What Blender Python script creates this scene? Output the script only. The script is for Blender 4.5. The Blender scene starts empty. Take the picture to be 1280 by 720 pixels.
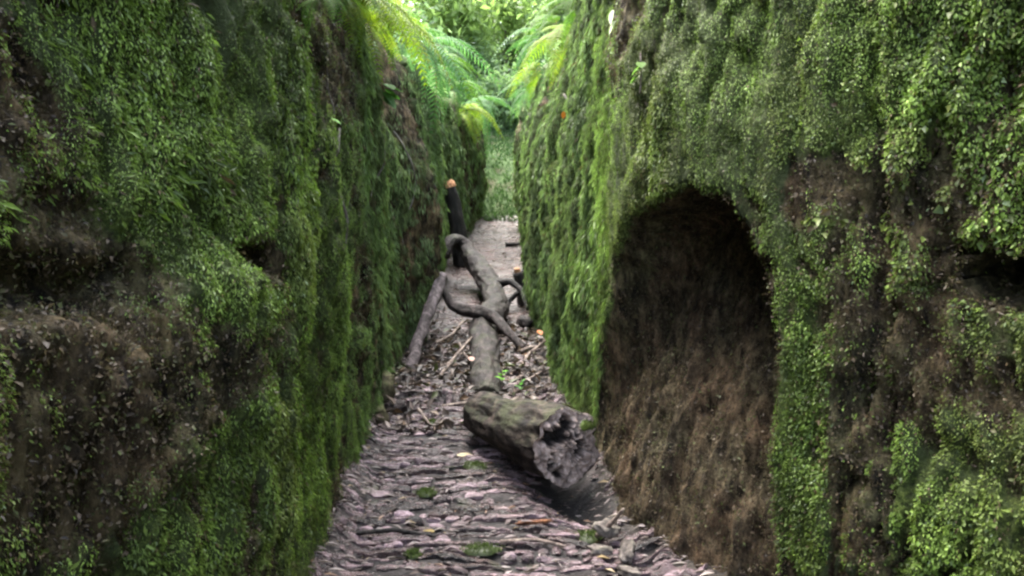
import bpy, math, random
import numpy as np
from mathutils import Vector, Matrix
R = math.radians
rng = np.random.default_rng(7)
random.seed(7)
scene = bpy.context.scene
col = scene.collection

# ------------------------------------------------------------------ noise
def _h(ix, iy, iz, seed):
    n = (ix.astype(np.uint64) * np.uint64(73856093)) ^ (iy.astype(np.uint64) * np.uint64(19349663)) ^ (iz.astype(np.uint64) * np.uint64(83492791)) ^ np.uint64(seed * 2654435761 + 12345)
    n = (n ^ (n >> np.uint64(13))) * np.uint64(1274126177)
    n = n ^ (n >> np.uint64(16))
    n = n * np.uint64(2246822519)
    n = n ^ (n >> np.uint64(15))
    return (n & np.uint64(0xFFFFFF)).astype(np.float64) / float(0xFFFFFF)

def vnoise(x, y, z, seed=0):
    x = np.asarray(x, float); y = np.asarray(y, float) + 0 * x; z = np.asarray(z, float) + 0 * x
    x = x + 1000.; y = y + 1000.; z = z + 1000.
    fx, fy, fz = np.floor(x), np.floor(y), np.floor(z)
    tx, ty, tz = x - fx, y - fy, z - fz
    tx, ty, tz = [t * t * t * (t * (t * 6 - 15) + 10) for t in (tx, ty, tz)]
    ix, iy, iz = fx.astype(np.int64), fy.astype(np.int64), fz.astype(np.int64)
    out = 0
    for a in (0, 1):
        for b in (0, 1):
            for c in (0, 1):
                w = (tx if a else 1 - tx) * (ty if b else 1 - ty) * (tz if c else 1 - tz)
                out = out + w * _h(ix + a, iy + b, iz + c, seed)
    return out * 2 - 1

def fbm(x, y, z, seed=0, oct=4, gain=.5, lac=2.03):
    s, a, f, n = 0, 1., 1., 0
    for o in range(oct):
        s = s + a * vnoise(np.asarray(x) * f, np.asarray(y) * f, np.asarray(z) * f, seed + o * 17)
        n += a; a *= gain; f *= lac
    return s / n

def sstep(a, b, x):
    t = np.clip((np.asarray(x, float) - a) / (b - a), 0, 1)
    return t * t * (3 - 2 * t)

# ------------------------------------------------------------------ objects
def tag(o, label=None, cat=None, group=None, kind=None):
    if label: o['label'] = label
    if cat: o['category'] = cat
    if group: o['group'] = group
    if kind: o['kind'] = kind
    return o

def empty(name, loc=(0, 0, 0)):
    o = bpy.data.objects.new(name, None); col.objects.link(o)
    o.location = loc; o.empty_display_size = .1
    return o

def mesh_obj(name, V, F, mat, parent=None, smooth=True, attrs=None, colors=None):
    me = bpy.data.meshes.new(name)
    V = np.asarray(V, np.float32)
    if isinstance(F, np.ndarray):
        n, k = F.shape
        me.vertices.add(len(V)); me.vertices.foreach_set('co', V.ravel())
        me.loops.add(n * k); me.loops.foreach_set('vertex_index', F.astype(np.int32).ravel())
        me.polygons.add(n)
        me.polygons.foreach_set('loop_start', np.arange(0, n * k, k, dtype=np.int32))
        me.update(calc_edges=True)
        me.validate()
    else:
        me.from_pydata([tuple(map(float, v)) for v in V], [], F); me.update()
    if smooth:
        me.polygons.foreach_set('use_smooth', np.ones(len(me.polygons), bool))
    for k, v in (attrs or {}).items():
        a = me.attributes.new(k, 'FLOAT', 'POINT'); a.data.foreach_set('value', np.asarray(v, np.float32).ravel())
    if colors is not None:
        a = me.attributes.new('tint', 'FLOAT_COLOR', 'POINT')
        c = np.ones((len(V), 4), np.float32); c[:, :3] = colors
        a.data.foreach_set('color', c.ravel())
    me.materials.append(mat)
    o = bpy.data.objects.new(name, me); col.objects.link(o)
    if parent is not None: o.parent = parent
    return o

def copy_tree(o, parent=None):
    c = o.copy(); col.objects.link(c)
    if parent is not None: c.parent = parent
    for ch in list(o.children): copy_tree(ch, c)
    return c

# ------------------------------------------------------------------ materials
class N:
    def __init__(s, name):
        s.m = bpy.data.materials.new(name); s.m.use_nodes = True
        s.t = s.m.node_tree; s.t.nodes.clear()
        s.out = s.add('ShaderNodeOutputMaterial')
    def add(s, t, **kw):
        n = s.t.nodes.new(t)
        for k, v in kw.items(): setattr(n, k, v)
        return n
    def link(s, a, b): s.t.links.new(a, b)
    def coords(s, scale=(1, 1, 1), rot=(0, 0, 0)):
        tc = s.add('ShaderNodeTexCoord'); mp = s.add('ShaderNodeMapping')
        mp.inputs['Scale'].default_value = scale; mp.inputs['Rotation'].default_value = rot
        s.link(tc.outputs['Object'], mp.inputs['Vector']); return mp.outputs['Vector']
    def noise(s, vec, scale, detail=6, rough=.6, dist=0):
        n = s.add('ShaderNodeTexNoise'); n.inputs['Scale'].default_value = scale
        n.inputs['Detail'].default_value = detail; n.inputs['Roughness'].default_value = rough
        n.inputs['Distortion'].default_value = dist
        s.link(vec, n.inputs['Vector']); return n.outputs['Fac']
    def ramp(s, fac, stops):
        r = s.add('ShaderNodeValToRGB'); e = r.color_ramp.elements
        while len(e) < len(stops): e.new(.5)
        for el, (p, c) in zip(e, stops):
            el.position = p; el.color = (*c, 1) if len(c) == 3 else c
        s.link(fac, r.inputs['Fac']); return r.outputs['Color']
    def mix(s, fac, a, b, mode='MIX'):
        n = s.add('ShaderNodeMix', data_type='RGBA', blend_type=mode)
        for sock, v in ((n.inputs[0], fac), (n.inputs[6], a), (n.inputs[7], b)):
            if hasattr(v, 'links') or hasattr(v, 'is_linked'): s.link(v, sock)
            elif isinstance(v, (int, float)): sock.default_value = v
            else: sock.default_value = (*v, 1)
        return n.outputs[2]
    def math(s, op, a, b=0.):
        n = s.add('ShaderNodeMath', operation=op)
        for sock, v in ((n.inputs[0], a), (n.inputs[1], b)):
            if isinstance(v, (int, float)): sock.default_value = v
            else: s.link(v, sock)
        return n.outputs[0]
    def attr(s, name, out='Fac'):
        a = s.add('ShaderNodeAttribute', attribute_name=name); return a.outputs[out]
    def bump(s, h, strength=.5, dist=.02):
        b = s.add('ShaderNodeBump'); b.inputs['Strength'].default_value = strength; b.inputs['Distance'].default_value = dist
        s.link(h, b.inputs['Height']); return b.outputs['Normal']
    def bsdf(s, color, rough=.8, spec=.3, normal=None):
        b = s.add('ShaderNodeBsdfPrincipled')
        if isinstance(color, tuple): b.inputs['Base Color'].default_value = (*color, 1)
        else: s.link(color, b.inputs['Base Color'])
        if isinstance(rough, (int, float)): b.inputs['Roughness'].default_value = rough
        else: s.link(rough, b.inputs['Roughness'])
        b.inputs['Specular IOR Level'].default_value = spec
        if normal is not None: s.link(normal, b.inputs['Normal'])
        s.link(b.outputs[0], s.out.inputs['Surface']); return b

BLK = (.0, .0, .0); WHT = (1, 1, 1)

def mat_wall():
    n = N('earth_with_moss'); v = n.coords(); vs = n.coords((1, 1, .35))
    big = n.noise(v, 2.2, 5, .6); mid = n.noise(vs, 15, 9, .74); fine = n.noise(v, 60, 6, .75)
    soil = n.ramp(mid, [(.39, (.010, .007, .005)), (.5, (.070, .053, .034)), (.61, (.20, .155, .102))])
    warm = n.ramp(big, [(.35, (.80, 1.0, .75)), (.65, (1.15, 1.0, .85))])
    soil = n.mix(1., soil, warm, 'MULTIPLY')
    green = n.ramp(fine, [(.36, (.014, .022, .005)), (.5, (.055, .082, .016)), (.64, (.150, .195, .042))])
    olive = n.mix(n.ramp(big, [(.4, BLK), (.6, WHT)]), green, (.060, .080, .030))
    k = n.math('ADD', n.attr('moss'), n.math('MULTIPLY', n.math('SUBTRACT', mid, .5), 1.1))
    k = n.ramp(k, [(.35, BLK), (.62, WHT)])
    c = n.mix(k, soil, olive)
    hgt = n.math('ADD', n.math('MULTIPLY', mid, 1.2), n.math('MULTIPLY', fine, .55))
    n.bsdf(c, .85, .2, n.bump(hgt, 1., .05)); return n.m

def mat_leaf(name, trans=.3, rough=.5, spec=.3):
    n = N(name); c = n.attr('tint', 'Color')
    b = n.add('ShaderNodeBsdfPrincipled'); n.link(c, b.inputs['Base Color'])
    b.inputs['Roughness'].default_value = rough; b.inputs['Specular IOR Level'].default_value = spec
    t = n.add('ShaderNodeBsdfTranslucent')
    tc = n.mix(1., c, (1.05, 1.2, .8), 'MULTIPLY'); n.link(tc, t.inputs['Color'])
    m = n.add('ShaderNodeMixShader'); m.inputs[0].default_value = trans
    n.link(b.outputs[0], m.inputs[1]); n.link(t.outputs[0], m.inputs[2]); n.link(m.outputs[0], n.out.inputs['Surface'])
    return n.m

def mat_path():
    n = N('trodden_wet_earth'); v = n.coords(); vx = n.coords((.16, 1, 1))
    big = n.noise(v, 2.6, 5, .6); st = n.noise(vx, 26, 7, .7, .3); fine = n.noise(v, 70, 5, .7)
    c = n.ramp(st, [(.38, (.010, .007, .006)), (.48, (.062, .045, .045)), (.60, (.235, .185, .195))])
    c = n.mix(1., c, n.ramp(big, [(.35, (.75, .68, .62)), (.62, (1.1, 1.02, 1.05))]), 'MULTIPLY')
    c = n.mix(1., c, n.ramp(n.math('ADD', n.math('MULTIPLY', n.attr('slab'), .5), .5), [(.15, (.35, .28, .24)), (.85, (1.45, 1.42, 1.48))]), 'MULTIPLY')
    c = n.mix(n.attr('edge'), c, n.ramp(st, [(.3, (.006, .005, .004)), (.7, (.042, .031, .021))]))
    c = n.mix(n.attr('mud_and_shade'), c, (.007, .005, .004))  # mud in the joints, and the painted shadow under the log end
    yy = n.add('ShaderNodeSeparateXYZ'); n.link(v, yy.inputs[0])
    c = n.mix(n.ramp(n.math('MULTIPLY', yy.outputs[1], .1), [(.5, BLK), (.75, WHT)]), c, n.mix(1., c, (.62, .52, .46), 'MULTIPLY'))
    gr = n.ramp(n.noise(v, 5.5, 5, .6), [(.60, BLK), (.72, WHT)])
    c = n.mix(n.math('MULTIPLY', gr, .45), c, (.06, .085, .03))
    h = n.math('ADD', n.math('MULTIPLY', st, 1.), n.math('MULTIPLY', fine, .4))
    ro = n.ramp(fine, [(.3, (.12, .12, .12)), (.7, (.34, .34, .34))])
    ro = n.mix(n.math('MAXIMUM', n.attr('edge'), n.attr('mud_and_shade')), ro, (.85, .85, .85))
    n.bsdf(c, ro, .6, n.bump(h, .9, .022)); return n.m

def mat_bark(name, dark, mid, light, moss=0., axis=(1, 1, 1), scale=14, rough=.7, spec=.35):
    n = N(name); v = n.coords(axis); v0 = n.coords()
    a = n.noise(v, scale, 8, .68, .4); f = n.noise(v0, 70, 4, .7)
    c = n.ramp(a, [(.37, dark), (.5, mid), (.63, light)])
    if moss:
        g = n.add('ShaderNodeNewGeometry'); sx = n.add('ShaderNodeSeparateXYZ'); n.link(g.outputs['Normal'], sx.inputs[0])
        k = n.math('MULTIPLY', n.ramp(n.noise(v0, 7, 5, .65), [(.45, BLK), (.62, WHT)]), n.ramp(sx.outputs[2], [(.2, BLK), (.8, WHT)]))
        c = n.mix(n.math('MULTIPLY', k, moss), c, (.085, .11, .035))
    h = n.math('ADD', a, n.math('MULTIPLY', f, .35))
    n.bsdf(c, rough, spec, n.bump(h, .9, .03)); return n.m

def mat_rot(name, dark, mid, light):
    n = N(name); v = n.coords(); a = n.noise(v, 26, 8, .7, .4); f = n.noise(v, 90, 4, .7)
    c = n.ramp(a, [(.3, dark), (.5, mid), (.68, light)])
    c = n.mix(n.attr('rot'), c, (.010, .007, .006))
    n.bsdf(c, .7, .3, n.bump(n.math('ADD', a, n.math('MULTIPLY', f, .4)), .9, .02)); return n.m
def mat_alcove():
    n = N('bare_brown_earth'); v = n.coords(); vs = n.coords((1, 1, .45))
    big = n.noise(v, 3.5, 5, .6); mid = n.noise(vs, 24, 9, .74); fine = n.noise(v, 55, 6, .75)
    c = n.ramp(mid, [(.39, (.016, .012, .008)), (.5, (.088, .067, .046)), (.62, (.20, .160, .115))])
    c = n.mix(1., c, n.ramp(big, [(.35, (.75, .85, .70)), (.65, (1.2, 1.0, .85))]), 'MULTIPLY')
    c = n.mix(n.ramp(fine, [(.34, WHT), (.46, BLK)]), c, (.02, .015, .01))
    c = n.mix(n.ramp(n.noise(n.coords((1, 1, .1)), 9, 6, .6), [(.40, WHT), (.50, BLK)]), c, n.mix(.7, c, (.012, .010, .008)))
    n.bsdf(c, .9, .15, n.bump(n.math('ADD', mid, n.math('MULTIPLY', fine, .6)), 1., .05)); return n.m
M_alcove = mat_alcove()
M_wall = mat_wall()
M_moss = mat_leaf('moss_leaf', .28, .5, .3)
M_fern = mat_leaf('fern_leaf', .45, .55, .12)
M_crown = mat_leaf('crown_leaf', .62, .5, .3)
M_litter = mat_leaf('dead_leaf', .12, .5, .3)
M_path = mat_path()
M_log = mat_bark('rotting_bark', (.003, .002, .0015), (.018, .013, .010), (.078, .059, .048), .30, (1, .6, 1), 17, .7, .2)
M_logend = mat_rot('rotted_heartwood', (.14, .10, .085), (.40, .31, .27), (.68, .56, .50))
M_trunk = mat_bark('smooth_wet_bark', (.003, .002, .0015), (.014, .010, .009), (.062, .047, .045), .20, (1, .4, 1), 24, .6, .25)
M_stick = mat_bark('bare_wood', (.004, .003, .002), (.019, .0135, .012), (.070, .053, .050), 0., (1, 1, .4), 20, .6, .25)
M_pale = mat_bark('pale_bare_wood', (.025, .019, .018), (.085, .068, .068), (.19, .155, .158), 0., (1, 1, .4), 20, .6, .25)
M_dark = mat_bark('blackened_wood', (.004, .003, .003), (.012, .010, .009), (.035, .028, .025), 0., (1, 1, .3), 18, .6, .3)
M_snap = mat_bark('snapped_orange_wood', (.16, .07, .03), (.42, .20, .09), (.62, .38, .22), 0., (1, 1, 1), 40, .7, .3)
M_twig = mat_bark('dry_twig', (.075, .055, .045), (.19, .145, .12), (.33, .27, .22), 0., (1, 1, 1), 22)
M_treebark = mat_bark('tree_bark', (.05, .042, .035), (.13, .11, .095), (.24, .21, .18), .3, (1, 1, .3), 10)
M_rust = mat_bark('rusty_bark', (.05, .02, .01), (.16, .06, .025), (.28, .12, .05), 0., (1, 1, 1), 30)
M_boulder = mat_bark('mossy_stone', (.02, .017, .01), (.065, .057, .032), (.15, .13, .075), .8, (1, 1, 1), 9, .85, .2)

def mat_hill():
    n = N('leafy_slope'); v = n.coords(); a = n.noise(v, 3, 7, .65); b = n.noise(v, 24, 5, .7)
    c = n.ramp(b, [(.3, (.025, .045, .015)), (.5, (.055, .095, .03)), (.72, (.10, .15, .05))])
    c = n.mix(n.ramp(a, [(.5, BLK), (.68, WHT)]), c, (.09, .075, .045))
    n.bsdf(c, .85, .2, n.bump(b, .8, .06)); return n.m
M_hill = mat_hill()

# ------------------------------------------------------------------ terrain profile
def g(y):
    return np.interp(y, [-10, 4.6, 6, 8, 11, 13.6, 14.1, 15.6, 20, 30, 60], [0, 0, .06, .22, .52, .80, .98, 2.0, 3.2, 5.5, 9.])

LP = [(-5, -1.6), (0, -1.15), (1.2, -.95), (2.2, -.79), (2.76, -.76), (3.34, -.79), (4.48, -.88), (5.7, -.88), (7.4, -.88), (9.9, -.85), (12, -.72), (13.5, -.58), (14.2, -.60), (15.2, -1.2), (17, -4)]
RP = [(-5, 2.6), (0, 2.1), (1.2, 1.55), (2.0, 1.12), (2.34, .9), (2.76, .66), (3.25, .5), (3.6, .47), (4.2, .46), (5.28, .30), (6.56, .27), (8.4, .2), (12, .21), (14, .22), (15, .5), (17, 3)]

def smooth_poly(P, ys):
    py, px = np.array(P).T
    fy = np.linspace(py[0], py[-1], 2200); fx = np.interp(fy, py, px)
    k = 41; ker = np.hanning(k); ker /= ker.sum()
    fx = np.convolve(np.pad(fx, k // 2, mode='edge'), ker, mode='valid')
    return np.interp(ys, fy, fx)

def Htop(y, side):
    h = np.interp(y, [-5, 3.6, 5.2, 9, 14, 17], [3.7, 3.6, 2.75, 2.75, 2.65, 2.9])
    if side > 0: h = np.interp(y, [-5, 3.9, 5.4, 9, 14, 17], [3.7, 3.6, 2.85, 2.9, 2.9, 3.0])
    return h + .12 * vnoise(y * 1.3, 3.3 + side, 0)

# ------------------------------------------------------------------ gorge walls
def build_wall(side):
    P = RP if side > 0 else LP
    ys = np.concatenate([np.arange(-5, .9, .1), np.arange(.9, 4.3, .0155), np.arange(4.3, 8, .03), np.arange(8, 17.01, .05)])
    X = smooth_poly(P, ys)
    dX = np.gradient(X, ys); L = np.sqrt(1 + dX * dX)
    nx, ny = (-side) / L, (side * dX) / L          # pointing into the gorge
    nz0 = 190
    q = np.linspace(0, 1, nz0) ** 1.25
    H = Htop(ys, side); Gd = g(ys)
    Z = (Gd - .15)[:, None] + q[None, :] * (H - Gd + .15)[:, None]
    Y = np.repeat(ys[:, None], nz0, 1)
    zz = Z - Gd[:, None]                            # height above the path
    XX = np.repeat(X[:, None], nz0, 1)
    sd = 11 if side > 0 else 51
    d = .075 * fbm(XX * .9, Y * .9, Z * .8, sd, 3) + .04 * fbm(XX * 2.5, Y * 3.2, Z * 1.2, sd + 5, 4)
    d += .042 * fbm(XX * 7, Y * 8, Z * 2.4, sd + 9, 4)
    cush = fbm(XX * 17, Y * 19, Z * 9, sd + 13, 3)
    d += .040 * np.sign(cush) * np.abs(cush) ** .8 + .028 * fbm(XX * 36, Y * 38, Z * 20, sd + 15, 3)
    fiss = np.abs(fbm(XX * 4.5, Y * 6, Z * 1.1, sd + 19, 3)); d -= .06 * sstep(.06, .0, fiss)
    # ribs running down the far walls
    rib = fbm(XX, Y * 2.6, Z * .35, sd + 31, 3)
    d += .22 * rib * sstep(4.0, 6.5, Y)
    far = sstep(3.6, 5.5, Y)
    f2 = np.abs(fbm(XX, Y * 3.4 + .15 * Z, Z * .45, sd + 33, 3)); gap = sstep(.10, .0, f2) * far
    d -= .13 * gap
    d += .05 * fbm(XX, Y * 9, Z * .9, sd + 35, 3) * far
    d -= .05 * sstep(.25, .0, zz) * -1 * .6         # toe spreading on to the path
    d *= .35 + .65 * sstep(0, .6, zz) * 1.0
    d -= (.05 + .30 * sstep(4.2, 6.5, Y)) * sstep(1.3, 3.0, zz)                  # battered back towards the top
    m = (.62 if side < 0 else .62) + .75 * fbm(XX * 1.3, Y * 1.5, Z * 1.3, sd + 3, 4) + .60 * np.clip(cush, -1, .6) - .45 * sstep(.06, .0, fiss) - (.8 if side < 0 else .35) * gap
    alc = np.zeros_like(Y)
    def blob(y0, z0, ry, rz): return np.exp(-(((Y - y0) / ry) ** 2 + ((Z - z0) / rz) ** 2))
    if side > 0:
        yl = np.interp(Z, [0, .4, .8, 1.1, 1.24, 1.36, 1.45, 1.52], [4.02, 3.96, 3.76, 3.63, 3.55, 3.36, 3.1, 2.78])
        yr = np.interp(Z, [0, .27, 1.06, 1.34, 1.45, 1.52], [2.32, 2.37, 2.42, 2.52, 2.62, 2.76])
        rag = .05 * fbm(XX * 8, Y * 9, Z * 5, 91, 3)
        yl = yl + rag; yr = yr - rag * .5
        ztop = 1.52 - .62 * np.abs(Y - 2.82) ** 2.2 + .09 * vnoise(Y * 13, 4.2, Z * 2, 95) + .05 * vnoise(Y * 40, 1.2, Z, 96)
        inl = sstep(0, .30, yl - Y); inr = sstep(0, .06, Y - yr); intp = sstep(0, .07, ztop - Z)
        alc = inl * inr * intp
        D = np.interp(Z, [0, .35, .8, 1.2, 1.5], [.0, .08, .24, .36, .42])
        calm = sstep(2.1, 2.35, Y) * sstep(4.3, 4.0, Y) * sstep(1.95, 1.6, Z); d = d * (1 - .55 * calm)
        inner = .05 * fbm(XX * 5, Y * 7, Z * 1.8, 97, 5) + .045 * fbm(XX * 18, Y * 20, Z * 7, 98, 4)
        d = d * (1 - .3 * alc) - alc * (D + inner)
        m -= 2.0 * sstep(.03, .3, inl * inr * intp)
        m -= .9 * sstep(.0, .5, inl * inr) * sstep(.65, .25, Z) * sstep(2.3, 2.5, Y)
        # slit at the very near end, and bare patches
        h = blob(1.84, 1.27, .16, .075); d -= .45 * sstep(.25, .75, h + .25 * vnoise(Y * 30, Z * 30, 0 * Y, 99) * (h > .1)); m -= 1.2 * sstep(.15, .5, h)
        h2 = blob(2.28, 1.27, .07, .08); d -= .0 * h2; m -= .35 * h2
        for (a, b, ry, rz, k) in [(2.19, .86, .10, .2, 1.1), (2.06, 1.42, .15, .14, .85), (2.25, 1.5, .16, .10, .7), (1.9, 1.62, .1, .25, .55),
                                  (3.6, 2.15, .35, .4, .7), (2.02, .98, .12, .12, .9), (2.16, .62, .07, .14, .8), (2.2, 1.12, .08, .10, .6), (1.86, .95, .10, .08, .5), (2.1, 1.12, .12, .1, .6), (4.6, 1.3, .25, .3, .35), (2.08, .55, .06, .15, .5)]:
            m -= k * blob(a, b, ry, rz)
        for (a, b, ry, rz, k) in [(2.7, 1.75, .45, .2, .8), (3.6, 1.55, .5, .35, .7), (2.5, 1.85, .3, .25, .5), (4.6, 1.4, .7, .8, .4), (2.1, 1.85, .2, .15, .35), (2.32, .95, .05, .25, .6), (1.95, .62, .14, .2, .6), (2.26, .45, .07, .4, .55), (4.5, .7, .6, .5, .5), (2.3, 1.95, .25, .25, .4)]:
            m += k * blob(a, b, ry, rz)
        d -= .05 * blob(2.06, 1.42, .16, .14)
        d += .05 * sstep(1.0, .3, Z) * sstep(2.3, 2.1, Y)
    else:
        h = blob(2.26, 1.28, .11, .075) + .8 * blob(2.42, 1.24, .06, .1); d -= .16 * sstep(.25, .8, h); m -= 1.2 * sstep(.1, .5, h)
        h = blob(1.50, 1.30, .28, .07) * (1 + .4 * vnoise(Y * 12, Z * 12, 0 * Y, 98)); d -= .07 * sstep(.3, .8, h); m -= .6 * sstep(.1, .5, h)
        lip = sstep(1.30, 1.18, Z + .10 * vnoise(Y * 3.1, 7.7, 0, 44)) * sstep(2.5, 1.9, Y)
        d += .07 * lip
        knob = fbm(XX * 6, Y * 8, Z * 8, 77, 3)
        d += .075 * np.abs(knob) * lip * sstep(.6, 1.0, Z)
        h = blob(4.02, .42, .06, .22) + blob(4.7, .55, .07, .35); d -= .14 * sstep(.3, .9, h); m -= .8 * sstep(.2, .7, h)
        for (a, b, ry, rz, k) in [(1.5, 1.0, .30, .2, 1.0), (1.95, 1.0, .25, .10, .7), (1.75, .72, .12, .12, .5), (2.5, .95, .15, .12, .4), (3.0, .75, .2, .15, .35), (1.5, 1.28, .2, .10, .8), (3.3, 2.0, .5, .3, .5), (1.5, 1.62, .2, .12, .5), (2.5, 1.5, .2, .1, .25), (6.6, 1.9, .22, .9, 1.3), (11.8, 1.9, .5, .9, .6), (1.8, 1.1, .3, .07, .4), (4.0, 1.9, .5, .6, .45)]:
            m -= k * blob(a, b, ry, rz)
        for (a, b, ry, rz, k) in [(2.1, 1.65, .35, .4, .8), (1.9, .75, .4, .2, .45), (2.8, .9, .6, .4, .3), (1.5, 1.85, .2, .2, .2), (5.5, 1.1, .7, .6, .4), (8.2, 1.2, .8, .5, .4)]:
            m += k * blob(a, b, ry, rz)
        calm = np.exp(-((Y - 10.2) / 1.1) ** 2); m += .7 * calm; d -= .10 * calm
        d += .16 * blob(6.6, 1.5, .22, 1.4)         # bare rib standing out
    m += (.12 * sstep(5, 8, Y) if side < 0 else .28 * sstep(3.8, 4.6, Y))
    px = XX + nx[:, None] * d; py = Y + ny[:, None] * d; pz = Z.copy()
    # rim rolling over on to the land above
    rows = []
    for (o, up) in [(.06, .05), (.16, .10), (.35, .14), (.7, .18), (1.3, .22), (2.5, .3), (5, .5), (10, .9), (18, 1.6)]:
        w = .10 * fbm(X * 2 + o, ys * 2, ys * 0 + o, sd + 71, 3)
        ny_ = ny * (1 if o < .5 else .5 / o)
        rows.append((px[:, -1] - np.sign(side) * -1 * o * np.abs(nx) if False else px[:, -1] + side * o, py[:, -1] * 1.0, pz[:, -1] + up + w * min(1, o * 2)))
    px = np.concatenate([px] + [r[0][:, None] for r in rows], 1)
    py = np.concatenate([py] + [r[1][:, None] for r in rows], 1)
    pz = np.concatenate([pz] + [r[2][:, None] for r in rows], 1)
    k = len(rows)
    m = np.concatenate([m, np.repeat(m[:, -1:], k, 1) * .2 + .6], 1)
    alc = np.concatenate([alc, np.zeros((len(ys), k))], 1)
    V = np.stack([px, py, pz], 2)
    ny_, nz_ = V.shape[:2]
    idx = np.arange(ny_ * nz_).reshape(ny_, nz_)
    F = np.stack([idx[:-1, :-1], idx[1:, :-1], idx[1:, 1:], idx[:-1, 1:]], 2).reshape(-1, 4)
    if side < 0: F = F[:, ::-1]
    # the smooth outward normal of the displaced sheet
    du = np.gradient(V, axis=0); dv = np.gradient(V, axis=1)
    nn = np.cross(dv, du) if side > 0 else np.cross(du, dv)
    nn /= np.linalg.norm(nn, axis=2, keepdims=True) + 1e-9
    if (nn[:, 60:120, 0].mean() * side) > 0: nn = -nn
    root = empty('rock_wall', (float(X[len(X) // 3]), 3., 0.))
    off = np.array(root.location)
    face_alc = alc.ravel()[F].mean(1) > .5
    def sub(name, mask, mt=None):
        f = F[mask]; u, inv = np.unique(f, return_inverse=True)
        return mesh_obj(name, V.reshape(-1, 3)[u] - off, inv.reshape(f.shape), mt or M_wall, root, attrs={'moss': m.ravel()[u]})
    sub('earth_face', ~face_alc)
    if face_alc.any():
        a = sub('alcove', face_alc, M_alcove); a['label'] = 'bare brown arched hollow cut into the mossy bank'
    return root, off, V, nn, m, alc, ys, nz0

def srgb(r, g_, b): return np.array([r, g_, b])

def leaf_quads(P, Dir, Side, Lg, Wd, Nrm):
    """one kite-shaped folded leaf per row: base, left, tip, right"""
    n = len(P)
    mid = P + Dir * (Lg * .45)[:, None]
    lift = Nrm * (Wd * .25)[:, None]
    a = P; b = mid - Side * (Wd * .5)[:, None] + lift; c = P + Dir * Lg[:, None] - Nrm * (Lg * .12)[:, None]; e = mid + Side * (Wd * .5)[:, None] + lift
    V = np.stack([a, b, c, e], 1).reshape(-1, 3)
    i = np.arange(n)[:, None] * 4
    F = np.concatenate([i + np.array([[0, 1, 2]]), i + np.array([[0, 2, 3]])], 0)
    return V, F

def unit(a): return a / (np.linalg.norm(a, axis=1, keepdims=True) + 1e-9)

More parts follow.
